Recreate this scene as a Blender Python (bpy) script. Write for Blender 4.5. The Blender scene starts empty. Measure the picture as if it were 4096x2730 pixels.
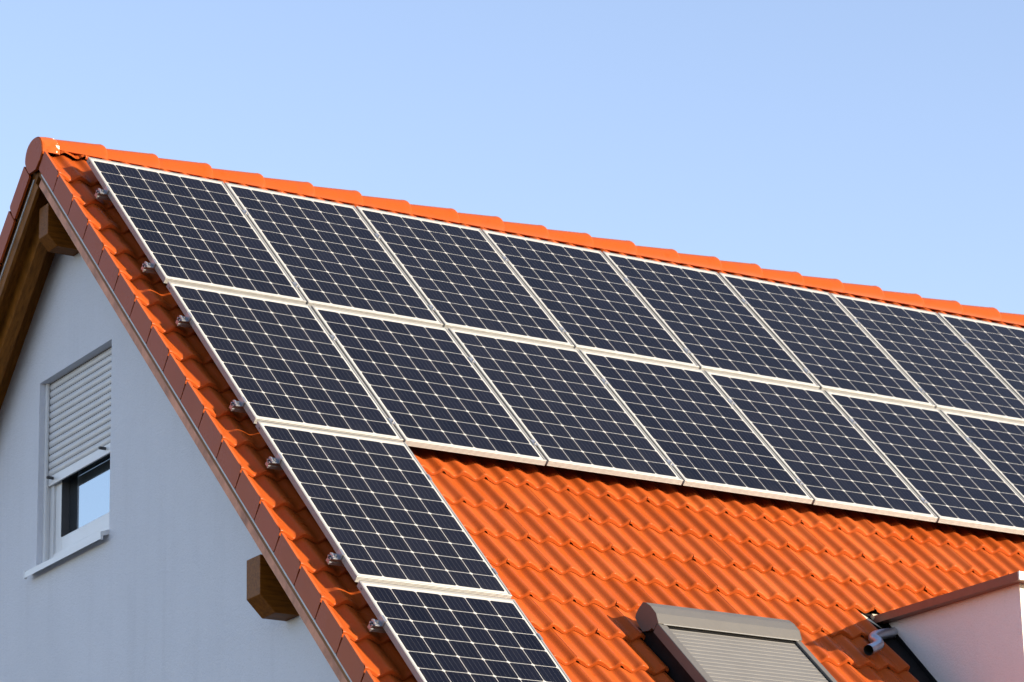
import bpy, math, random
from mathutils import Vector, Matrix
random.seed(7)
sc = bpy.context.scene
COL = sc.collection

# ------------------------------------------------------------------ frame of the place
PITCH = 0.7929945850296812            # slope of the roof
CA, SA = math.cos(PITCH), math.sin(PITCH)
ZO = 9.85                             # height of the upper panel corner above the ground
YC = 0.39                             # ridge line
W = Vector
def world(u, v, n): return W((u, -v*CA - n*SA, -v*SA + n*CA + ZO))       # front slope
def back(u, v, n):
    p = world(u, v, n); return W((p.x, 2*YC - p.y, p.z))                 # back slope
def xyz(x, y, z): return W((x, y, z + ZO))

# ------------------------------------------------------------------ mesh helpers
class MB:
    def __init__(s): s.v = []; s.f = []; s.m = []; s.sm = []
    def face(s, pts, m=0, smooth=False):
        i = len(s.v); s.v += [tuple(p) for p in pts]; s.f.append(tuple(range(i, i+len(pts)))); s.m.append(m); s.sm.append(smooth)
    def grid(s, rows, m=0, smooth=True, close=False):
        i = len(s.v); nr = len(rows); nc = len(rows[0])
        for r in rows: s.v += [tuple(p) for p in r]
        for a in range(nr-1):
            for b in range(nc if close else nc-1):
                c = (b+1) % nc
                s.f.append((i+a*nc+b, i+a*nc+c, i+(a+1)*nc+c, i+(a+1)*nc+b)); s.m.append(m); s.sm.append(smooth)
    def box(s, P, a, b, m=0):
        """box between the corners a and b in the coordinates of P(x,y,z)"""
        x0, y0, z0 = a; x1, y1, z1 = b
        c = [P(x, y, z) for z in (z0, z1) for y in (y0, y1) for x in (x0, x1)]
        i = len(s.v); s.v += [tuple(p) for p in c]
        for f in ((0,2,3,1),(4,5,7,6),(0,1,5,4),(2,6,7,3),(0,4,6,2),(1,3,7,5)):
            s.f.append(tuple(i+k for k in f)); s.m.append(m); s.sm.append(False)
    def prism(s, A, B, m=0, caps=True, smooth=False):
        """two matching outlines joined into a solid"""
        n = len(A)
        for k in range(n):
            j = (k+1) % n
            s.face((A[k], A[j], B[j], B[k]), m, smooth)
        if caps: s.face(A[::-1], m); s.face(B, m)
    def tube(s, path, r, m=0, seg=20, closed_end=False):
        rows = []; up = W((0.3, 0.1, 1)).normalized()
        for i, p in enumerate(path):
            t = (path[min(i+1, len(path)-1)] - path[max(i-1, 0)]).normalized()
            a = t.cross(up).normalized(); b = a.cross(t).normalized(); up = b
            rr = r[i] if isinstance(r, (list, tuple)) else r
            rows.append([p + a*rr*math.cos(2*math.pi*k/seg) + b*rr*math.sin(2*math.pi*k/seg) for k in range(seg)])
        s.grid(rows, m, True, True)
        if closed_end: s.face(rows[0][::-1], m); s.face(rows[-1], m)
    def build(s, name, mats, parent=None, inv=None, bevel=0, seg=2):
        me = bpy.data.meshes.new(name); me.from_pydata(s.v, [], s.f); me.update()
        if not isinstance(mats, (list, tuple)): mats = [mats]
        for k in mats: me.materials.append(k)
        me.polygons.foreach_set('material_index', s.m); me.polygons.foreach_set('use_smooth', s.sm); me.update()
        o = bpy.data.objects.new(name, me); COL.objects.link(o)
        if parent is not None:
            o.parent = parent
            if inv is not None: o.matrix_parent_inverse = inv
        if bevel:
            import bmesh
            bm = bmesh.new(); bm.from_mesh(me); bmesh.ops.remove_doubles(bm, verts=bm.verts, dist=1e-5)
            bmesh.ops.recalc_face_normals(bm, faces=bm.faces); bm.to_mesh(me); bm.free()
            b = o.modifiers.new('edge', 'BEVEL'); b.width = bevel; b.segments = seg; b.limit_method = 'ANGLE'; b.angle_limit = math.radians(40)
        return o
def weld(o, dist=1e-5):
    import bmesh
    bm = bmesh.new(); bm.from_mesh(o.data); bmesh.ops.remove_doubles(bm, verts=bm.verts, dist=dist)
    bmesh.ops.recalc_face_normals(bm, faces=bm.faces); bm.to_mesh(o.data); bm.free()
def tag(o, label, cat, group=None):
    o['label'] = label; o['category'] = cat
    if group: o['group'] = group
def empty(name, loc, rot=(0, 0, 0)):
    o = bpy.data.objects.new(name, None); COL.objects.link(o); o.location = loc; o.rotation_euler = rot; o.empty_display_size = .2
    return o

# ------------------------------------------------------------------ material helpers
def mat(name):
    m = bpy.data.materials.new(name); m.use_nodes = True
    nt = m.node_tree; b = nt.nodes['Principled BSDF']
    return m, nt, b
def nd(nt, t, **k):
    n = nt.nodes.new(t)
    for a, v in k.items(): setattr(n, a, v)
    return n
def lk(nt, a, b): nt.links.new(a, b)
def math_(nt, op, a, b=None, c=None):
    n = nd(nt, 'ShaderNodeMath', operation=op)
    for i, x in enumerate((a, b, c)):
        if x is None: continue
        if isinstance(x, (int, float)): n.inputs[i].default_value = x
        else: lk(nt, x, n.inputs[i])
    return n.outputs[0]
def mixc(nt, f, a, b):
    n = nd(nt, 'ShaderNodeMix', data_type='RGBA')
    for i, x in ((0, f), (6, a), (7, b)):
        if isinstance(x, (int, float)): n.inputs[i].default_value = x
        elif isinstance(x, tuple): n.inputs[i].default_value = (*x, 1)
        else: lk(nt, x, n.inputs[i])
    return n.outputs[2]
def noise(nt, vec, scale, detail=4, rough=.55):
    n = nd(nt, 'ShaderNodeTexNoise'); n.inputs['Scale'].default_value = scale; n.inputs['Detail'].default_value = detail; n.inputs['Roughness'].default_value = rough
    if vec is not None: lk(nt, vec, n.inputs['Vector'])
    return n.outputs['Fac']
def ramp(nt, f, a, b):
    n = nd(nt, 'ShaderNodeMapRange', clamp=True); n.inputs[1].default_value = a; n.inputs[2].default_value = b
    lk(nt, f, n.inputs[0]); return n.outputs[0]
def bump(nt, b, h, strength, dist):
    n = nd(nt, 'ShaderNodeBump'); n.inputs['Strength'].default_value = strength; n.inputs['Distance'].default_value = dist
    lk(nt, h, n.inputs['Height']); lk(nt, n.outputs[0], b.inputs['Normal'])
def simple(name, col, rough=.5, metal=0, var=.12, scale=8, bmp=0, bscale=60, dist=.002, spec=.5):
    m, nt, b = mat(name)
    tc = nd(nt, 'ShaderNodeTexCoord').outputs['Object']
    f = noise(nt, tc, scale)
    c = mixc(nt, ramp(nt, f, .3, .7), tuple(x*(1-var) for x in col), tuple(min(1, x*(1+var)) for x in col))
    lk(nt, c, b.inputs['Base Color'])
    b.inputs['Roughness'].default_value = rough; b.inputs['Metallic'].default_value = metal
    b.inputs['Specular IOR Level'].default_value = spec
    if bmp: bump(nt, b, noise(nt, tc, bscale), bmp, dist)
    return m

def stucco(name, col):
    m, nt, b = mat(name)
    tc = nd(nt, 'ShaderNodeTexCoord').outputs['Object']
    f = noise(nt, tc, 1.3, 6, .6); g = noise(nt, tc, 90, 3, .6)
    c = mixc(nt, ramp(nt, f, .25, .75), tuple(x*.95 for x in col), tuple(min(1, x*1.03) for x in col))
    c = mixc(nt, math_(nt, 'MULTIPLY', ramp(nt, g, .35, .7), .14), c, tuple(x*.72 for x in col))
    lk(nt, c, b.inputs['Base Color']); b.inputs['Roughness'].default_value = .9; b.inputs['Specular IOR Level'].default_value = .2
    mp = nd(nt, 'ShaderNodeMapping'); mp.inputs['Scale'].default_value = (7, 7, .5); lk(nt, tc, mp.inputs[0])
    run = noise(nt, mp.outputs[0], 1, 5, .65); pat = noise(nt, tc, .8, 4)
    k = math_(nt, 'MULTIPLY', ramp(nt, run, .5, .8), ramp(nt, pat, .35, .7))
    c = mixc(nt, math_(nt, 'MULTIPLY', k, .28), c, tuple(x*.62 for x in col))
    spk = noise(nt, tc, 60, 3, .75)
    c = mixc(nt, math_(nt, 'MULTIPLY', ramp(nt, spk, .60, .75), .30), c, tuple(x*.55 for x in col))
    lk(nt, c, b.inputs['Base Color'])
    h = math_(nt, 'ADD', g, math_(nt, 'MULTIPLY', noise(nt, tc, 32, 2), .6))
    bump(nt, b, h, .8, .005)
    return m

def clay(name, stain=False):
    m, nt, b = mat(name)
    tc = nd(nt, 'ShaderNodeTexCoord').outputs['Object']
    geo = nd(nt, 'ShaderNodeNewGeometry')
    isl = geo.outputs['Random Per Island']
    base = mixc(nt, isl, TILE_A, TILE_B)
    odd = math_(nt, 'FRACT', math_(nt, 'MULTIPLY', isl, 37.7))
    base = mixc(nt, math_(nt, 'MULTIPLY', math_(nt, 'GREATER_THAN', odd, .82), .35), base, (.26, .045, .006))
    base = mixc(nt, math_(nt, 'MULTIPLY', math_(nt, 'LESS_THAN', odd, .14), .30), base, (.46, .115, .032))
    mp = nd(nt, 'ShaderNodeMapping'); mp.inputs['Rotation'].default_value = (-PITCH, 0, 0); lk(nt, tc, mp.inputs[0])
    mp2 = nd(nt, 'ShaderNodeMapping'); mp2.inputs['Scale'].default_value = (22, 1.6, 4); lk(nt, mp.outputs[0], mp2.inputs[0])
    strk = noise(nt, mp2.outputs[0], 1.0, 4, .6)
    base = mixc(nt, math_(nt, 'MULTIPLY', ramp(nt, strk, .52, .78), .35), base, (.235, .052, .018))
    big = noise(nt, tc, 2.6, 5, .6); fine = noise(nt, tc, 45, 4, .7)
    c = mixc(nt, math_(nt, 'MULTIPLY', ramp(nt, big, .52, .70), .6), base, TILE_C)
    c = mixc(nt, math_(nt, 'MULTIPLY', ramp(nt, fine, .5, .8), .16), c, (.27, .055, .016))
    sp = noise(nt, tc, 11, 2, .5)
    c = mixc(nt, math_(nt, 'MULTIPLY', ramp(nt, sp, .60, .74), .45), c, (.33, .050, .005))
    if stain:
        sep = nd(nt, 'ShaderNodeSeparateXYZ'); lk(nt, tc, sep.inputs[0])
        d = math_(nt, 'ABSOLUTE', math_(nt, 'ADD', sep.outputs[0], .098))
        wob = math_(nt, 'MULTIPLY', math_(nt, 'SUBTRACT', noise(nt, tc, 28, 4, .7), .5), .10)
        k = math_(nt, 'MULTIPLY', math_(nt, 'LESS_THAN', math_(nt, 'ADD', d, wob), .010), math_(nt, 'GREATER_THAN', noise(nt, tc, 17, 3, .6), .47))
        c = mixc(nt, k, c, (.78, .75, .68))
    lk(nt, c, b.inputs['Base Color'])
    b.inputs['Roughness'].default_value = .42; b.inputs['Specular IOR Level'].default_value = .055
    r = ramp(nt, big, .45, .75)
    lk(nt, math_(nt, 'SUBTRACT', .33, math_(nt, 'MULTIPLY', r, .16)), b.inputs['Roughness'])
    bump(nt, b, fine, .16, .002)
    return m
TILE_A = (.335, .066, .013); TILE_B = (.375, .076, .016); TILE_C = (.36, .062, .008)

M_TILE = clay('clay_tile'); M_CAP = clay('clay_ridge_cap', True)
M_STUCCO = stucco('white_render', (.68, .705, .765)); M_STUCCO2 = stucco('dormer_render', (.74, .68, .685)); M_CREAM = stucco('cream_render', (.80, .76, .66))
M_ALU = simple('frame_aluminium', (.30, .296, .28), .42, .3, .04, 20)
M_ALU2 = simple('raw_aluminium', (.36, .37, .39), .45, .8, .08, 60)
M_STEEL = simple('bolt_steel', (.55, .53, .50), .3, 1, .1, 80)
M_ZINC = simple('zinc_sheet', (.46, .47, .48), .6, .3, .15, 12, .05, 90, .001)
M_PIPE = simple('zinc_pipe', (.46, .50, .56), .33, .85, .1, 14)
M_BLACK = simple('black_flashing', (.007, .007, .008), .7, 0, .3, 14, .2, 60, .003, .15)
M_BACK = simple('panel_back_sheet', (.05, .05, .055), .6)
M_DARK = simple('dark_room', (.01, .01, .012), .8, 0, .1)
M_WHITEPVC = simple('white_plastic', (.74, .75, .76), .35, 0, .03)
M_SHUT = simple('shutter_slat', (.60, .61, .63), .45, 0, .04, 10)
M_GREYM = simple('grey_coated_metal', (.108, .103, .096), .45, 0, .05, 6, .03, 260, .0005, .15)
M_GREYL = simple('grey_slat_metal', (.128, .124, .117), .45, 0, .05, 6, 0, 60, .002, .2)
M_RUBBER = simple('dark_rubber', (.05, .05, .055), .6, 0, .15)
M_FASCIA = simple('brown_coated_fascia', (.20, .085, .06), .45, .1, .15, 5)
M_GRASS = simple('meadow_green', (.045, .048, .050), .95, 0, .35, .4)
M_SAND = simple('pale_timber_batten', (.55, .48, .34), .7, 0, .2, 20)

def wood(name, col, axis_scale, rough=.55):
    m, nt, b = mat(name)
    tc = nd(nt, 'ShaderNodeTexCoord').outputs['Object']
    mp = nd(nt, 'ShaderNodeMapping'); mp.inputs['Scale'].default_value = axis_scale; lk(nt, tc, mp.inputs[0])
    g = noise(nt, mp.outputs[0], 5, 6, .65); k = noise(nt, tc, 9, 2)
    c = mixc(nt, ramp(nt, g, .3, .7), tuple(x*.55 for x in col), tuple(min(1, x*1.25) for x in col))
    c = mixc(nt, math_(nt, 'MULTIPLY', ramp(nt, k, .68, .78), .6), c, tuple(x*.3 for x in col))
    lk(nt, c, b.inputs['Base Color']); b.inputs['Roughness'].default_value = rough; b.inputs['Specular IOR Level'].default_value = .12
    bump(nt, b, g, .15, .003)
    return m
M_WOODX = wood('stained_beam', (.19, .064, .007), (1.2, 14, 14))
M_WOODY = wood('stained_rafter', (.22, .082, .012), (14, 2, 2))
M_BOARD = wood('weathered_bargeboard', (.60, .27, .165), (10, 1.4, 1.4))

# glass of the solar panels: cells, white backsheet and busbars in the panel's own coordinates
PW, PL = .992, 1.664                   # panel width and length
def panel_glass():
    m, nt, b = mat('solar_cell_glass')
    tc = nd(nt, 'ShaderNodeTexCoord').outputs['Object']
    s = nd(nt, 'ShaderNodeSeparateXYZ'); lk(nt, tc, s.inputs[0])
    x, y = s.outputs[0], math_(nt, 'MULTIPLY', s.outputs[1], -1)
    mu, mv, gu, gv = .026, .038, .0034, .0038
    cu = (PW-2*mu-5*gu)/6; cv = (PL-2*mv-9*gv)/10; pu, pv = cu+gu, cv+gv
    xx = math_(nt, 'SUBTRACT', x, mu); yy = math_(nt, 'SUBTRACT', y, mv)
    fx = math_(nt, 'FLOORED_MODULO', xx, pu); fy = math_(nt, 'FLOORED_MODULO', yy, pv)
    ax = math_(nt, 'ABSOLUTE', math_(nt, 'SUBTRACT', fx, cu/2)); ay = math_(nt, 'ABSOLUTE', math_(nt, 'SUBTRACT', fy, cv/2))
    inx = math_(nt, 'LESS_THAN', ax, cu/2); iny = math_(nt, 'LESS_THAN', ay, cv/2)
    cham = math_(nt, 'LESS_THAN', math_(nt, 'ADD', ax, ay), cu/2+cv/2-.0105)
    bx = math_(nt, 'LESS_THAN', math_(nt, 'ABSOLUTE', math_(nt, 'SUBTRACT', x, PW/2)), PW/2-mu)
    by = math_(nt, 'LESS_THAN', math_(nt, 'ABSOLUTE', math_(nt, 'SUBTRACT', y, PL/2)), PL/2-mv)
    cell = inx
    for k in (iny, cham, bx, by): cell = math_(nt, 'MULTIPLY', cell, k)
    # five busbars along each cell
    q = math_(nt, 'FLOORED_MODULO', fx, cu/5)
    bus = math_(nt, 'LESS_THAN', math_(nt, 'ABSOLUTE', math_(nt, 'SUBTRACT', q, cu/10)), .0007)
    idx = math_(nt, 'ADD', math_(nt, 'FLOOR', math_(nt, 'DIVIDE', xx, pu)), math_(nt, 'MULTIPLY', math_(nt, 'FLOOR', math_(nt, 'DIVIDE', yy, pv)), 7.31))
    oi = nd(nt, 'ShaderNodeObjectInfo').outputs['Random']
    wn = nd(nt, 'ShaderNodeTexWhiteNoise', noise_dimensions='2D')
    cb = nd(nt, 'ShaderNodeCombineXYZ'); lk(nt, idx, cb.inputs[0]); lk(nt, oi, cb.inputs[1]); lk(nt, cb.outputs[0], wn.inputs[0])
    cc = mixc(nt, wn.outputs['Value'], (.0022, .0025, .0062), (.0042, .0046, .0100))
    dust = noise(nt, tc, 3.5, 5, .6)
    cc = mixc(nt, math_(nt, 'MULTIPLY', ramp(nt, dust, .35, .8), .02), cc, (.10, .10, .10))
    low = ramp(nt, y, PL-.16, PL-.01); mpd = nd(nt, 'ShaderNodeMapping'); mpd.inputs['Scale'].default_value = (9, 1.2, 1); lk(nt, tc, mpd.inputs[0])
    ofs = nd(nt, 'ShaderNodeCombineXYZ'); lk(nt, math_(nt, 'MULTIPLY', oi, 40), ofs.inputs[0]); lk(nt, ofs.outputs[0], mpd.inputs['Location'])
    std = noise(nt, mpd.outputs[0], 2.2, 5, .6)
    cc = mixc(nt, math_(nt, 'MULTIPLY', math_(nt, 'ADD', math_(nt, 'MULTIPLY', low, .8), .25), math_(nt, 'MULTIPLY', ramp(nt, std, .42, .75), .055)), cc, (.16, .15, .13))
    cc = mixc(nt, math_(nt, 'MULTIPLY', oi, .022), cc, (.12, .12, .13))
    cc = mixc(nt, math_(nt, 'MULTIPLY', bus, .085), cc, (.5, .5, .5))
    c = mixc(nt, cell, (.42, .412, .38), cc)
    lk(nt, c, b.inputs['Base Color'])
    b.inputs['Roughness'].default_value = .16; b.inputs['IOR'].default_value = 1.17
    return m
M_CELL = panel_glass()

def mirror_glass():
    m, nt, b = mat('coated_window_glass')
    b.inputs['Base Color'].default_value = (.02, .025, .03, 1); b.inputs['Roughness'].default_value = .02
    g = nd(nt, 'ShaderNodeBsdfGlossy'); g.inputs['Roughness'].default_value = .01; g.inputs['Color'].default_value = (.80, .90, .95, 1)
    mx = nd(nt, 'ShaderNodeMixShader'); mx.inputs[0].default_value = .36
    lk(nt, b.outputs[0], mx.inputs[1]); lk(nt, g.outputs[0], mx.inputs[2])
    lk(nt, mx.outputs[0], nt.nodes['Material Output'].inputs['Surface'])
    return m
M_GLASS = mirror_glass()

# ------------------------------------------------------------------ the house
XV, XW, XR = -.208, .125, 9.6          # verge face, gable wall, far end
house = empty('house', (4.5, YC, 0))
tag(house, 'white rendered house with steep orange tiled roof and brown timber overhang', 'house')
INV = Matrix.Translation((4.5, YC, 0)).inverted()
def hpart(mb, name, mats, bevel=0): return mb.build(name, mats, house, INV, bevel)

# --- tile profile
WT = .2945; U0 = -.200; V0 = .105; GA = .3367; NCR = -.096; AMP = .029; TH = .034
def hgt(s):
    th = 4*math.pi*s/WT
    th = th + .50*(math.cos(th)-1)                        # the flank left of each crest is the steeper one
    h = (math.cos(th) + .08*math.cos(2*th) + .92)/2.0    # 1 at the crest, 0 in the trough
    return NCR - AMP*(1-h)
SS = [0, .004, .010, .018] + [.018 + (WT-.036)*k/22 for k in range(1, 22)] + [WT-.018, WT-.010, WT-.004, WT]
def tile(mb, P, ui, k, cl=None, cr=None, vtop=None, jit=True, mi=0, first=False, vmax=None):
    """one double-trough tile; its nose lies at v_k, the side lap sits on the crest at s=0"""
    vb = V0 + GA*k; vt = vb - GA - .055
    if vtop is not None: vt = max(vt, vtop)
    j = (lambda a: random.uniform(-a, a)) if jit else (lambda a: 0)
    dn, dv, du, tw = j(.0008), j(.003), j(.0010), j(.004)
    us = [ui+s for s in SS]
    if first: us[0] = XV
    if cl is not None or cr is not None:
        lo = cl if cl is not None else -1e9; hi = cr if cr is not None else 1e9
        us = [min(max(u, lo), hi) for u in us]; us = [u for i, u in enumerate(us) if i == 0 or u > us[i-1]+1e-6]
        if len(us) < 3: return
    def N(u, v):
        s = u - ui
        h_ = hgt(min(max(s, 0), WT))
        n = h_ + dn - TH*(vb - v)/GA
        k_ = max(0, 1-(vb-v)/.055); k_ = k_*k_*(3-2*k_)
        n += (h_-NCR+.005)*.36*k_                                 # the trough deepens towards the nose
        if s > WT-.02: n -= .0008*min(1, (s-(WT-.02))/.012)      # lapped by its neighbour
        return n
    if vmax is not None:                                          # upper part only, the rest runs under a flashing
        mb.grid([[P(u, vt+(vmax-vt)*t, N(u, vt+(vmax-vt)*t)) for u in us] for t in (0, .3, .6, 1)], mi); return
    ds = (.036, .028, .020, .013, .0085, .0050, .0024, .0005)
    drop = (0, .0001, .0004, .0010, .0022, .0042, .0072, .0110)
    rows = []
    L = vb - vt
    for t in (0, .25, .5, .75): rows.append([(u, vt + (L-.045)*t, None) for u in us])
    rows.append([(u, vb-.045, None) for u in us])
    g = [[P(u+du, v+dv+tw*(u-ui), N(u, v)) for (u, v, _) in r] for r in rows]
    for d, q in zip(ds, drop):
        g.append([P(u+du, vb-d+dv+tw*(u-ui), N(u, vb-d)-q*.8) for u in us])
    mb.grid(g, mi)
    # nose face; thinner beside the side lap, where the hollow of the interlock shows
    top = g[-1]; low = []
    for u in us:
        s = u-ui
        t = .0032
        if s < .030: t += .0105*min(1, (.030-s)/.014)
        low.append(P(u+du, vb+.0006+dv+tw*(u-ui), hgt(min(max(s, 0), WT))+dn-TH+t))
    mb.grid([top, low], mi)
    bk = [P(u+du, vb-.05+dv, hgt(min(max(u-ui, 0), WT))+dn-TH+.006) for u in us]
    mb.grid([low, bk], mi)
    # raised left edge over the neighbour
    if cl is None or us[0] > cl-1e-6:
        mb.grid([[r[0] for r in g], [P(us[0]+du, 0, 0)*0 + (r[0] + (P(0, 0, -.0012)-P(0, 0, 0))) for r in g]], mi, False)
    if cr is not None and us[-1] >= cr-1e-6:
        mb.grid([[r[-1] for r in g], [r[-1] + (P(0, 0, -.016)-P(0, 0, 0)) for r in g]], mi, False)

K0, K1 = -1, 23
VR = -.345                               # ridge in slope coordinates
mb = MB()
DU0, DU1, DV = 3.79, 7.3, 4.5            # dormer cut-out in the tiles
WU0, WU1, WV = 1.885, 2.93, 5.06         # roof window cut-out
for k in range(K0, K1+1):
    vb = V0+GA*k
    for i in range(1, 34):
        ui = U0+WT*i
        if ui > XR: break
        spans = [(None, None)]
        if DV+.05 < vb < 6.50:
            if ui >= DU0-.01 and ui+WT <= DU1: continue
            if ui < DU0 < ui+WT: spans = [(None, DU0)]
            if ui < DU1 < ui+WT: spans = [(DU1, None)]
        if abs(vb-5.155) < .05 and ui > 1.4 and ui < 3.1:
            if ui > 1.6: tile(mb, world, ui, k, None, None, None, True, 0, False, 5.045)
            if ui >= WU0-.01 and ui+WT <= WU1: continue
            if ui < WU0 < ui+WT: spans = [(None, WU0+.01)]
            elif ui < WU1 < ui+WT: spans = [(WU1, None)]
        elif vb > WV+.12 and vb < WV+1.75:
            if ui >= WU0-.01 and ui+WT <= WU1: continue
            if ui < WU0 < ui+WT: spans = [(None, WU0)]
            elif ui < WU1 < ui+WT: spans = [(WU1, None)]
        for cl, cr in spans: tile(mb, world, ui, k, cl, cr, VR if k < 1 else None)
for k in range(K0, K1+1):                # back slope
    for i in range(1, 34, 1):
        if i > 3 and k > 3: continue
        tile(mb, back, U0+WT*i, k, None, None, VR if k < 1 else None)
# boarding and underlay below the tiles, both slopes
VE = V0+GA*K1+.02
for P in (world, back):
    mb.box(P, (-.175, -.262, -.300), (XR+.25, VE-.05, -.205), 1)
    mb.box(P, (-.19, -.352, -.204), (XR+.25, VE-.04, -.176), 2)
    for i in range(0): pass
roof = hpart(mb, 'roof', [M_TILE, M_WOODY, M_BLACK])
if True:                                 # plain tiles of the far back slope, never seen from the front
    mb2 = MB(); mb2.box(back, (U0+WT*4, V0+GA*3, -.175), (XR+.25, VE, -.12)); mb2.build('back_slope_tiles', M_TILE, roof)

# --- verge tiles with their side flaps
def verge(P, k, name='verge_tile'):
    m = MB(); tile(m, P, U0, k, None, None, VR if k < 1 else None, True, 0, True)
    vb = V0+GA*k; va = max(vb-GA+.019, -.235 if P is world else -.235)
    r = .022; n0, n1 = -.1005, -.237
    pts = [(va, n0-.004)]
    pts += [(vb-r, n0), (vb-r*.3, n0-.006), (vb+.002, n0-.020)]
    pts += [(vb+.012+.004, n1+.012), (vb+.010, n1+.002), (vb+.002, n1), (va+.014, n1-.001), (va+.006, n1+.01)]
    A = [P(XV-.001, v, n) for v, n in pts]; B = [P(XV+.016, v, n) for v, n in pts]
    m.prism(A, B)
    o = m.build(name, M_TILE, roof)
    return o
for k in range(0, K1+1): verge(world, k)
for k in range(0, K1+1): verge(back, k)

# --- ridge tiles
def arch(x, w, top, rim, n=22, p=.78, yc=YC):
    out = []
    for i in range(n+1):
        a = math.pi*i/n
        c, s_ = math.cos(a), math.sin(a)
        y = -w*math.copysign(abs(c)**p, c); z = rim + (top-rim)*abs(s_)**.92
        out.append(xyz(x, yc+y, z))
    return out
ends = [.267, .655, 1.055, 1.455, 1.842, 2.222, 2.612, 3.0, 3.375, 3.750, 4.13, 4.508, 4.885, 5.260, 5.63, 6.010, 6.385, 6.762, 7.145]
while ends[-1] < XR: ends.append(ends[-1]+.378)
prev = -.13
for i, e in enumerate(ends):
    m = MB(); x0 = prev-.045; x1 = e; rise = .006*(i % 3-1)*.4; drift = .0035*min(i, 18)/4
    rows = []
    for t in (0, .12, .3, .5, .7, .85):
        rows.append(arch(x0+(x1-x0)*t, .126+.009*t, .222+.031*t+rise+drift, .121-.005*t+drift*.8))
    for d, q in ((.030, 0), (.018, .0015), (.009, .005), (.003, .010), (0, .017)):
        rows.append(arch(x1-d, .135-q*.4, .2535+rise+drift-q, .116+drift*.8))
    m.grid(rows)
    inner = [arch(x0, .112, .206+drift, .121+drift*.8), arch(x1-.002, .118, .226+drift, .116+drift*.8)]
    m.grid([r[::-1] for r in inner])
    m.grid([rows[-1], inner[1]], 0, False)
    for side in (0, -1): m.grid([[r[side] for r in rows], [rows[0][side]*(1-t)+rows[-1][side]*t + xyz(0, .014*(1 if side == 0 else -1), 0)-xyz(0, 0, 0) for t in [j/(len(rows)-1) for j in range(len(rows))]]], 0, False)
    o = m.build('ridge_tile', M_TILE, roof)
    c = MB(); xc = x1-.062; zt = .2525+rise+drift
    c.box(lambda x, y, z: xyz(x, y, z), (xc-.005, YC-.005, zt-.003), (xc+.005, YC+.005, zt+.0035))
    c.build('ridge_clip', M_ZINC, roof)
    prev = e
# end cap of the ridge, with its plate
m = MB(); yc = .386
def capout(x, g=0):
    pts = []
    for i in range(25):
        a = math.pi*(1 - i/24)
        pts.append(xyz(x, yc+(.139+g)*math.cos(a), .085+(.138+g)*max(0, math.sin(a))**.82))
    pts += [xyz(x, yc+.112+g, .035), xyz(x, yc+.066, -.009), xyz(x, yc-.036, -.012), xyz(x, yc-.104-g, .035)]
    return pts
m.prism(capout(-.218, -.006), capout(-.212, 0), 0, True)
m.prism(capout(-.212, 0), capout(-.196, 0), 0, True)
rows = []
for x, w, tp in ((-.211, .1385, .2230), (-.16, .1390, .2300), (-.125, .1390, .2315), (-.106, .1385, .2305), (-.094, .137, .2270), (-.086, .133, .2190)):
    rows.append(arch(x, w, tp, .084, 24, .85, yc))
m.grid(rows)
m.grid([rows[-1], arch(-.087, .115, .20, .084, 24, .85, yc)], 0, False)
m.build('ridge_end_cap', M_CAP, roof)
# ribbed ventilation roll under the ridge tiles
for P, nm in ((world, 0), (back, 1)):
    m = MB(); r0, r1 = [], []
    n = int((XR+.2)/.0125)
    for i in range(n+1):
        u = -.19+.0125*i; s = (u-U0) % WT
        h = hgt(s)-.012 + (.0035 if i % 2 else 0)
        r0.append(P(u, -.302, h+.010)); r1.append(P(u, -.246+.004*(i % 2), h+.003))
    m.grid([r0, r1], 0, False); m.build('ridge_vent_roll', M_TILE, roof)

# --- bargeboards, drip strips, flying rafters, soffits, purlins
for P in (world, back):
    m = MB(); m.box(P, (-.174, -.19, -.350), (-.150, VE-.06, -.2630)); bb = hpart(m, 'bargeboard', M_BOARD if P is world else M_WOODY)  # back board takes the darker timber to stand in for its shade
    m = MB(); m.box(P, (-.1820, -.20, -.2745), (-.1745, VE-.05, -.2625)); m.build('drip_strip', M_ZINC, bb)
    m = MB(); m.box(P, (-.075, -.06 if P is world else -.06, -.434), (.003, VE-.1, -.3005)); hpart(m, 'flying_rafter', M_WOODY, .003)
def purlin(y0, y1, zt, zb, zc, xe, xc, xin):
    prof = [(xe, zt), (xe, zb), (xc, zc), (xin, zc), (xin, zt)]
    m = MB(); m.prism([xyz(x, y0, z) for x, z in prof], [xyz(x, y1, z) for x, z in prof])
    o = hpart(m, 'purlin', M_WOODX, .004); return o
purlin(-2.676, -2.508, -3.30, -3.531, -3.629, -.128, -.029, .6)
purlin(.330, .474, -.235, -.448, -.527, -.128, -.058, .6)
purlin(2*YC+2.508, 2*YC+2.676, -3.30, -3.531, -3.629, -.128, -.029, .6)

# --- walls
def topz(y):                              # underside of the boarding
    d = abs(y-YC); p = world(0, 0, -.295); zr = p.z-ZO; # line: z = z0 - tan*(d')
    yy = YC-d; v = -(yy + (-.295)*SA)/CA
    return world(0, v, -.295).z-ZO
YF = -5.55; YB = 2*YC-YF
wy0, wy1, wz0, wz1 = -.140, .975, -2.552, -1.274
m = MB()
def gpoly(ya, yb, za, zb, x=XW):
    """piece of gable wall between two heights (None = the slope / the ground)"""
    ys = [ya] + ([YC] if ya < YC < yb and zb is None else []) + [yb]
    lo = -ZO if za is None else za
    pts = [xyz(x, ya, lo), xyz(x, yb, lo)]
    pts += [xyz(x, y, topz(y) if zb is None else zb) for y in reversed(ys)]
    m.face(pts[::-1])
gpoly(YF, wy0, None, None); gpoly(wy1, YB, None, None); gpoly(wy0, wy1, None, wz0); gpoly(wy0, wy1, wz1, None)
xr = .30
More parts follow.
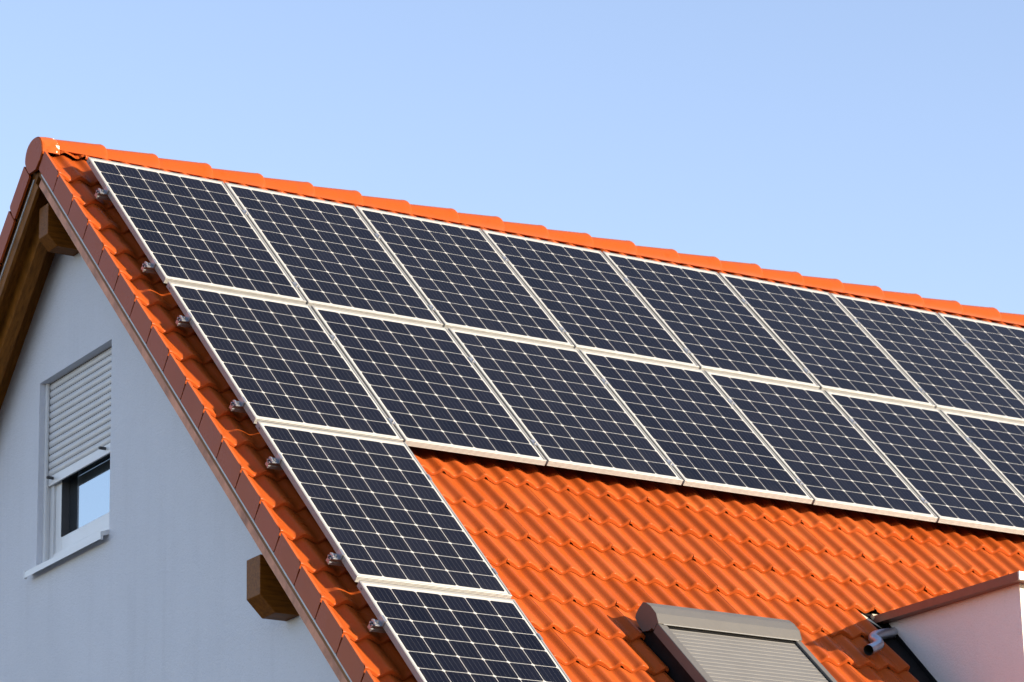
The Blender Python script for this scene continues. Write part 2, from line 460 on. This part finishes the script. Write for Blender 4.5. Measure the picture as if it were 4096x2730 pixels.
m.face([xyz(XW, wy1, wz0), xyz(XW, wy1, wz1), xyz(xr, wy1, wz1), xyz(xr, wy1, wz0)])
m.face([xyz(XW, wy0, wz1), xyz(XW, wy0, wz0), xyz(xr, wy0, wz0), xyz(xr, wy0, wz1)])
m.face([xyz(XW, wy0, wz1), xyz(xr, wy0, wz1), xyz(xr, wy1, wz1), xyz(XW, wy1, wz1)])
m.face([xyz(XW, wy0, wz0), xyz(XW, wy1, wz0), xyz(xr, wy1, wz0), xyz(xr, wy0, wz0)])
for x in (XR,):
    m.face([xyz(x, YF, -ZO), xyz(x, YB, -ZO), xyz(x, YB, topz(YB)), xyz(x, YC, topz(YC)), xyz(x, YF, topz(YF))])
for y in (YF, YB): m.face([xyz(XW, y, -ZO), xyz(XR, y, -ZO), xyz(XR, y, topz(y)), xyz(XW, y, topz(y))])
hpart(m, 'wall', M_STUCCO)

# --- gable window with its roller shutter
I3 = lambda x, y, z: xyz(x, y, z)
m = MB(); fx0, fx1 = .205, .285
def ring(mb, x0, x1, ya, yb, za, zb, t):
    mb.box(I3, (x0, ya, za), (x1, ya+t, zb)); mb.box(I3, (x0, yb-t, za), (x1, yb, zb))
    mb.box(I3, (x0, ya+t, za), (x1, yb-t, za+t)); mb.box(I3, (x0, ya+t, zb-t), (x1, yb-t, zb))
ring(m, fx0, fx1, wy0+.002, wy1-.002, wz0+.012, wz1-.002, .080)
ring(m, fx0+.014, fx1+.004, wy0+.082, wy1-.082, wz0+.092, wz1-.082, .095)
win = hpart(m, 'window', M_WHITEPVC, .006)
m = MB(); m.face([xyz(.275, wy0+.17, wz0+.18), xyz(.275, wy0+.17, wz1-.17), xyz(.275, wy1-.17, wz1-.17), xyz(.275, wy1-.17, wz0+.18)])
m.build('pane', M_GLASS, win)
for ya, yb in ((wy1-.1795, wy1-.171), (wy0+.171, wy0+.1795)):
    m = MB(); m.box(I3, (.2195, ya, wz0+.19), (.274, yb, wz1-.18)); m.build('reveal_shade_strip', M_RUBBER, win)  # dark strips added for the shade on the frame's inner sides
m = MB(); m.box(I3, (.292, wy0-.01, wz0-.01), (.33, wy1+.01, wz1+.01)); m.build('room_darkness', M_DARK, win)
m = MB(); pitch = .0497; z = -1.205; zs = -1.925
n = 15; rows = []
def slat_profile(zb, zt):
    out = []
    for t in range(9):
        q = t/8; out.append((.193 - .0085*math.sin(math.pi*q)**.8, zb+.0035+(zt-zb-.004)*q))
    out.append((.1945, zt-.0004))
    return out
prof = []
for k in range(n): prof += slat_profile(zs+pitch*k, zs+pitch*(k+1))
m.grid([[xyz(x, wy1-.004, z) for x, z in prof], [xyz(x, wy0+.004, z) for x, z in prof]], 0, False)
for k in range(1, n):                     # light slots between the slats
    zz = zs+pitch*k
    for q in range(36):
        y = wy0+.03+q*(wy1-wy0-.06)/35
        m.box(I3, (.1902, y-.008, zz-.0012), (.1935, y+.008, zz+.0032), 1)
m.build('shutter_curtain', [M_SHUT, M_RUBBER], win)
m = MB(); m.box(I3, (.186, wy0+.004, -1.991), (.200, wy1-.004, -1.9265)); m.build('shutter_bottom_bar', M_WHITEPVC, win, None, .003)
for y in (.868, .062):
    m = MB(); m.tube([xyz(.187, y, -1.950), xyz(.150, y, -1.950), xyz(.140, y, -1.951)], [.0105, .0105, .009], closed_end=True); m.build('shutter_stop', M_RUBBER, win)
for ya, yb in ((wy1-.032, wy1-.0005), (wy0+.0005, wy0+.032)):
    m = MB(); m.box(I3, (.165, ya, wz0+.004), (.182, yb, wz1-.001)); m.box(I3, (.182, ya+.012 if ya > 0 else ya, wz0+.004), (.2045, yb if ya > 0 else yb-.012, wz1-.001)); m.build('guide_rail', M_WHITEPVC, win, None, .002)
m = MB()                                  # sheet sill with folded ends
prof = [(.205, -2.531), (.067, -2.567), (.067, -2.607), (.070, -2.607), (.070, -2.571), (.205, -2.535)]
m.prism([xyz(x, -.128, z) for x, z in prof], [xyz(x, 1.028, z) for x, z in prof])
for ya, yb in ((-.140, -.1282), (1.0282, 1.040)):
    p2 = [(.1245, -2.540), (.0655, -2.560), (.0655, -2.611), (.083, -2.611), (.083, -2.585), (.1245, -2.572)]
    m.prism([xyz(x, ya, z) for x, z in p2], [xyz(x, yb, z) for x, z in p2])
m.build('sill', M_WHITEPVC, win)

# --- roof window with outside shutter
UL, UR = 1.880, 2.880
rw = MB()
RN = lambda v: .030+.05*(v-5.22)
# body of the window below the rails
rw.box(world, (UL+.022, 5.10, -.19), (UR-.022, 6.55, -.004), 1)
roofwin = hpart(rw, 'roof_window', [M_GREYM, M_BLACK])
prof = [(5.135, -.090), (5.072, -.082), (5.016, -.073), (5.009, -.051), (5.010, -.018), (5.024, .038), (5.050, .053), (5.107, .0662), (5.179, .0662), (5.234, .040), (5.238, .034), (5.226, .026), (5.224, -.0174), (5.200, -.022), (5.185, -.05)]
m = MB(); A = [world(UL, v, n) for v, n in prof]; B = [world(UR, v, n) for v, n in prof]
m.prism(A, B); m.build('shutter_box', M_GREYM, roofwin, None, .0015)
m = MB()
A = [world(UL-.003, v, n) for v, n in prof]; B = [world(UL-.0001, v, n) for v, n in prof]; m.prism(A, B)
m.build('shutter_box_end', M_GREYM, roofwin); m = MB()
m2 = [world(UR+.003, v, n) for v, n in prof]; m.prism([world(UR+.0001, v, n) for v, n in prof], m2)
m.build('shutter_box_end', M_GREYM, roofwin)
for ua, ub in ((UL, UL+.056), (UR-.040, UR)):
    m = MB()
    va, vb = 5.2265, 6.50
    sec = lambda v: [(ua, RN(v)-.062), (ua, RN(v)-.003), (ua+.003, RN(v)), (ub-.003, RN(v)), (ub, RN(v)-.003), (ub, RN(v)-.022), (ub-.02, RN(v)-.022), (ub-.02, RN(v)-.062)]
    m.prism([world(u, va, n) for u, n in sec(va)], [world(u, vb, n) for u, n in sec(vb)]); m.build('side_rail', M_GREYM, roofwin)
m = MB(); rows = []                        # roller slats
v = 5.222
while v < 6.45:
    for t, h in ((0, -.0030), (.05, -.0022), (.45, -.0010), (.80, -.0014), (.84, -.0004), (.89, .0008), (.94, -.0008), (.97, -.0034)):
        rows.append((v+.0421*t, RN(v)-.0135+h))
    v += .0421
m.grid([[world(UL+.048, v, n) for v, n in rows], [world(UR-.046, v, n) for v, n in rows]], 0, False)
m.build('slatted_curtain', M_GREYL, roofwin)
m = MB()
for i in range(28):
    va = 5.226+.0421*i
    m.box(world, (UR-.0465, va+.013, RN(va)-.05), (UR-.0415, va+.040, RN(va)-.012))
m.build('guide_gap', M_BLACK, roofwin)
m = MB(); m.box(world, (UL+.030, 5.2385, .0325), (UR-.022, 5.2445, .0375)); m.build('box_lip', M_ALU, roofwin, None, .002)
m = MB(); m.box(world, (UL+.052, 5.2447, .0190), (UR-.044, 5.2525, .0215)); m.build('shutter_slot', M_BLACK, roofwin)
m = MB(); m.box(world, (WU0-.02, 5.03, -.172), (UL+.02, 6.9, -.150)); m.box(world, (UR-.02, 5.03, -.172), (WU1+.02, 6.9, -.150)); m.box(world, (UL+.01, 5.01, -.172), (UR-.01, 5.2, -.148)); m.build('flashing', M_BLACK, roofwin)

# --- flat-roofed dormer
XD, YD = 3.980, -4.372
m = MB()
zt = -3.367
yb = -2.4
m.face([xyz(XD, YD, -6.0), xyz(XD, YD, zt), xyz(XD, yb, zt), xyz(XD, yb, -6.0)], 0)
m.face([xyz(7.0, YD, -6.0), xyz(7.0, yb, -6.0), xyz(7.0, yb, zt), xyz(7.0, YD, zt)], 0)
m.face([xyz(XD, YD, -6.0), xyz(7.0, YD, -6.0), xyz(7.0, YD, zt), xyz(XD, YD, zt)], 1)
dormer = hpart(m, 'dormer', [M_STUCCO2, M_CREAM])
def sl(y): return -.011*(y+3.2)*-1         # slight fall of the flat roof
m = MB(); c = []
for x in (3.906, 3.922):
    c.append([xyz(x, -2.9, -3.318), xyz(x, -4.450, -3.346), xyz(x, -4.450, -3.396), xyz(x, -2.9, -3.366)])
m.prism(c[0], c[1]); m.build('fascia', M_FASCIA, dormer)
m = MB(); m.box(I3, (3.9065, -4.463, -3.396), (7.09, -4.4505, -3.3455)); m.build('front_fascia', M_CREAM, dormer)
m = MB(); m.box(I3, (3.9055, -4.4655, -3.396), (3.9125, -4.4633, -3.345)); m.build('corner_joint', M_ZINC, dormer)
m = MB(); 
c = []
for x in (3.9222, 7.07): c.append([xyz(x, -2.5, -3.313), xyz(x, -4.4502, -3.348), xyz(x, -4.4502, -3.392), xyz(x, -2.5, -3.3605)])
m.prism(c[0], c[1]); m.build('dormer_roof', M_FASCIA, dormer)
m = MB(); m.box(world, (3.70, 4.36, -.1755), (4.05, 6.5, -.168)); m.box(world, (3.970, 4.44, -.168), (3.9795, 6.4, -.143)); m.build('flashing', M_BLACK, dormer)
m = MB(); m.box(world, (3.905, 4.50, -.166), (3.985, 4.535, -.142)); m.build('batten_end', M_SAND, dormer)
m = MB(); m.face([world(3.80, 4.50, -.140), world(3.80, 4.60, -.128), world(3.90, 4.66, -.150), world(3.885, 4.55, -.160)]); m.build('underlay_flap', M_SAND, dormer)
# zinc spout: out of the cheek wall, then a bend down the slope
path = []
ctrl = [world(u, v, n) for u, v, n in ((4.06, 4.60, -.170), (3.985, 4.668, -.158), (3.84, 4.762, -.122), (3.715, 4.842, -.098), (3.655, 4.905, -.082), (3.645, 4.955, -.068), (3.618, 5.012, -.060), (3.555, 5.060, -.055), (3.486, 5.103, -.052), (3.42, 5.15, -.05))]
for i in range(1, len(ctrl)-2):
    a, b_, c_, d_ = ctrl[i-1:i+3]
    for t in range(6):
        t /= 6
        path.append(.5*((2*b_)+(c_-a)*t+(2*a-5*b_+4*c_-d_)*t*t+(3*b_-a-3*c_+d_)*t**3))
path.append(ctrl[-2])
m = MB(); m.tube(path, .0325, 0, 24); m.tube(path[::-1], .0300, 1, 24)
m.build('drain_spout', [M_PIPE, M_DARK], dormer)

# ------------------------------------------------------------------ solar panels
GU = .0158; GAPS = [0, .0415, .0311, .0387]; OFF = [0, .0051, .0060, .0024]
ROWV = [0]
for r in range(1, 4): ROWV.append(ROWV[-1]+PL+GAPS[r])
def make_panel():
    root = empty('solar_panel', (0, 0, 0), (PITCH, 0, 0))
    m = MB()
    t = .036
    prof = [(.0115, -.0045), (.0115, -.0006), (.0105, 0), (.0008, 0), (0, -.0008)]
    for a in (-.0075, -.0155, -.0235, -.0305):
        prof += [(0, a+.0018), (.0016, a+.0006), (.0016, a-.0006), (0, a-.0018)]
    prof += [(0, -t), (.028, -t), (.028, -t+.002), (.002, -t+.002), (.002, -.0065), (.0115, -.0065)]
    rows = []
    for d, n in prof:
        rows.append([(d, -d, n), (PW-d, -d, n), (PW-d, -PL+d, n), (d, -PL+d, n)])
    m.grid(rows+[rows[0]], 0, False, True)
    for x in (-.00025,):                   # drain slot in the side of the frame
        m.box(lambda a, b, c: W((a, b, c)), (x, -.060, -.0235), (.0006, -.043, -.0150), 1)
    m.build('frame', [M_ALU, M_RUBBER], root)
    m = MB(); e = .0108
    m.face([(e, -e, -.0035), (e, -PL+e, -.0035), (PW-e, -PL+e, -.0035), (PW-e, -e, -.0035)])
    m.build('cell_glass', M_CELL, root)
    m = MB(); m.face([(e, -e, -.008), (PW-e, -e, -.008), (PW-e, -PL+e, -.008), (e, -PL+e, -.008)]); m.build('back_sheet', M_BACK, root)
    return root
def copy_tree(o, parent=None):
    c = o.copy(); COL.objects.link(c)
    if parent is not None: c.parent = parent
    for ch in [k for k in bpy.data.objects if k.parent is o]: copy_tree(ch, c)
    return c
proto = None
ORD = ['first', 'second', 'third', 'fourth', 'fifth', 'sixth', 'seventh']
def plabel(r, k):
    if r == 0:
        if k == 0: return 'dark solar panel at the top corner of the roof, beside the ridge end cap'
        if k == 7: return 'dark solar panel of the ridge row furthest from the gable, cut by the picture edge'
        return f'dark solar panel just under the ridge tiles, {ORD[k]} along its row from the gable'
    if r == 1:
        if k == 0: return 'dark solar panel between the ridge corner panel and the single third-row panel'
        if k == 6: return 'dark solar panel of the second row furthest from the gable, above the dormer'
        return f'dark solar panel with bare tiles below it, {ORD[k]} along second row from the gable'
    if r == 2: return 'dark solar panel alone in the third row, bare orange tiles to its right'
    return 'lowest dark solar panel on the roof, fourth down along the tiled verge'
COUNT = [8, 7, 1, 1]
for r in range(4):
    for k in range(COUNT[r]):
        if proto is None: proto = make_panel(); o = proto
        else: o = copy_tree(proto)
        o.location = world(OFF[r]+k*(PW+GU)+random.uniform(-.0012, .0012), ROWV[r]+random.uniform(-.0015, .0015), random.uniform(-.0012, .0012))
        tag(o, plabel(r, k), 'solar panel', 'solar panels mounted on the tiled roof')

# ------------------------------------------------------------------ mounting rails with clamps
def lb(a, b, c): return W((a, b, c))
def rail_mesh(length):
    m = MB()
    h = .040; w = .020; z0 = -.0365
    out = [(-w, 0), (-.007, 0), (-.007, -.003), (-.012, -.003), (-.012, -.014), (.012, -.014), (.012, -.003), (.007, -.003), (.007, 0), (w, 0),
           (w, -.010), (w-.004, -.012), (w-.004, -.022), (w, -.024), (w, -h), (.012, -h), (.012, -h+.003), (-.012, -h+.003), (-.012, -h), (-w, -h), (-w, -.024), (-w+.004, -.022), (-w+.004, -.012), (-w, -.010)]
    A = [lb(0, y, z+z0) for y, z in out]; B = [lb(length, y, z+z0) for y, z in out]
    m.prism(A, B); return m
def clamp_end(side):
    """Z-shaped end clamp: foot on the rail, upright against the frame, lip over it; side=-1 left, +1 right"""
    m = MB(); s = side; w = .030
    if s > 0:
        m.box(lb, (.0005, -w, -.0340), (.0035, w, .0008)); m.box(lb, (-.0105, -w, .0008), (.0035, w, .0034)); return m
    def bx(a, b, mi=0):
        a = list(a); b = list(b)
        if s > 0: a[0], b[0] = -b[0], -a[0]
        m.box(lb, tuple(a), tuple(b), mi)
    bx((-.050, -w, -.0355), (-.0005, w, -.0300)); bx((-.0060, -w, -.0300), (-.0005, w, .0008)); bx((-.0060, -w, .0008), (.0105, w, .0034))
    bx((-.052, -w*.55, -.0300), (-.046, w*.55, -.019)); bx((-.050, -w*.9, -.0300), (-.034, -w*.5, -.025)); bx((-.050, w*.5, -.0300), (-.034, w*.9, -.025))
    x = -.026*(-s if s > 0 else 1)
    m.tube([lb(x, 0, -.0300), lb(x, 0, -.0215)], .0075, 1, 6, True); m.tube([lb(x, 0, -.0216), lb(x, 0, -.0180)], .0045, 1, 10, True)
    return m
def clamp_mid():
    m = MB(); g = GU/2; w = .034
    m.box(lb, (-g-.0085, -w, .0006), (g+.0085, w, .0036)); m.box(lb, (-g+.0012, -w, -.0340), (g-.0012, w, .0006))
    m.tube([lb(0, -.010, .0036), lb(0, -.010, .0105)], .0068, 1, 6, True); m.tube([lb(0, -.010, .0104), lb(0, -.010, .0145)], .0042, 1, 10, True)
    return m
VRAIL = [(0, .446), (0, 1.446), (1, 2.134), (1, 3.156), (2, 3.800), (2, 4.819), (3, 5.480)]
RL = ['aluminium rail across upper half of the ridge panel row', 'aluminium rail across lower half of the ridge panel row',
      'aluminium rail across upper half of the second panel row', 'aluminium rail across lower half of the second panel row',
      'short aluminium rail under top of the single third-row panel', 'short aluminium rail under bottom of the single third-row panel',
      'short aluminium rail under the lowest panel near the verge']
me_end = {}
for (r, v), lab in zip(VRAIL, RL):
    n = COUNT[r]; length = n*(PW+GU)-GU+.057
    root = empty('mounting_rail', world(OFF[r]-.062, v, 0), (PITCH, 0, 0))
    tag(root, lab, 'mounting rail', 'rails that carry the solar panels')
    rail_mesh(length).build('rail_profile', M_ALU2, root)
    for x, s in ((.062, -1), (.062+n*(PW+GU)-GU, 1)):
        if s not in me_end: o = clamp_end(s).build('end_clamp', [M_ALU2, M_STEEL], root); me_end[s] = o
        else: o = me_end[s].copy(); COL.objects.link(o); o.parent = root
        o.location = (x, 0, 0)
    for k in range(1, n):
        if 'm' not in me_end: o = clamp_mid().build('mid_clamp', [M_ALU2, M_STEEL], root); me_end['m'] = o
        else: o = me_end['m'].copy(); COL.objects.link(o); o.parent = root
        o.location = (.062+k*(PW+GU)-GU/2, 0, 0)
    for k in range(int(length/1.2)+1):      # steel hooks that come out between the tiles
        m = MB(); x = .16+1.178*k
        m.box(lb, (x-.015, -.012, -.108), (x+.015, .020, -.0768)); m.build('roof_hook', M_STEEL, root)

# ------------------------------------------------------------------ ground
m = MB(); S = 3000
m.face([W((-S, -S, 0)), W((S, -S, 0)), W((S, S, 0)), W((-S, S, 0))])
g = m.build('ground', M_GRASS); g['kind'] = 'structure'

# ------------------------------------------------------------------ sky and sun
SUN = W((.79, -1.106, .299)).normalized()
el = math.asin(SUN.z); az = math.atan2(SUN.x, SUN.y)
wd = bpy.data.worlds.new('World'); sc.world = wd; wd.use_nodes = True
nt = wd.node_tree; bg = nt.nodes['Background']
sky = nd(nt, 'ShaderNodeTexSky', sky_type='NISHITA'); sky.sun_disc = False
sky.sun_elevation = el; sky.sun_rotation = az; sky.altitude = 200; sky.air_density = 1.0; sky.dust_density = .2; sky.ozone_density = 1.5
tint = nd(nt, 'ShaderNodeMix', data_type='RGBA', blend_type='MULTIPLY'); tint.inputs[0].default_value = 1; tint.inputs[7].default_value = (1.25, 1.055, 1.07, 1)
lk(nt, sky.outputs[0], tint.inputs[6]); lk(nt, tint.outputs[2], bg.inputs['Color']); bg.inputs['Strength'].default_value = .15
ld = bpy.data.lights.new('sun', 'SUN'); ld.energy = 4.9; ld.angle = math.radians(.5); ld.color = (1.0, .86, .67)
lo = bpy.data.objects.new('sun', ld); COL.objects.link(lo); lo.rotation_euler = SUN.to_track_quat('Z', 'Y').to_euler(); lo.location = (10, -20, 30)

# ------------------------------------------------------------------ camera
R = [[0.851805612037068, -0.523436387137038, -0.021013041733855098], [0.1407690164025711, 0.26734631625095095, -0.9532628342735531], [0.5045902132652164, 0.8090366467639892, 0.30141071790669893]]
C = W((-9.152329300617529, -19.88507898840501, -8.195945323005438+ZO))
cd = bpy.data.cameras.new('camera'); cd.sensor_width = 36; cd.lens = 14119.31475/4096*36; cd.clip_end = 6000; cd.clip_start = .5
cam = bpy.data.objects.new('camera', cd); COL.objects.link(cam)
r0, r1, r2 = W(R[0]), -W(R[1]), -W(R[2])
cam.matrix_world = Matrix(((r0.x, r1.x, r2.x, C.x), (r0.y, r1.y, r2.y, C.y), (r0.z, r1.z, r2.z, C.z), (0, 0, 0, 1)))
cd.dof.use_dof = True; cd.dof.aperture_fstop = 5.6; cd.dof.focus_distance = (world(1.2, 4.2, 0)-C).length
sc.camera = cam
sc.view_settings.view_transform = 'Standard'; sc.view_settings.look = 'None'; sc.view_settings.gamma = 1; sc.view_settings.exposure = 1.16
sc.render.film_transparent = False
sc.cycles.max_bounces = 8
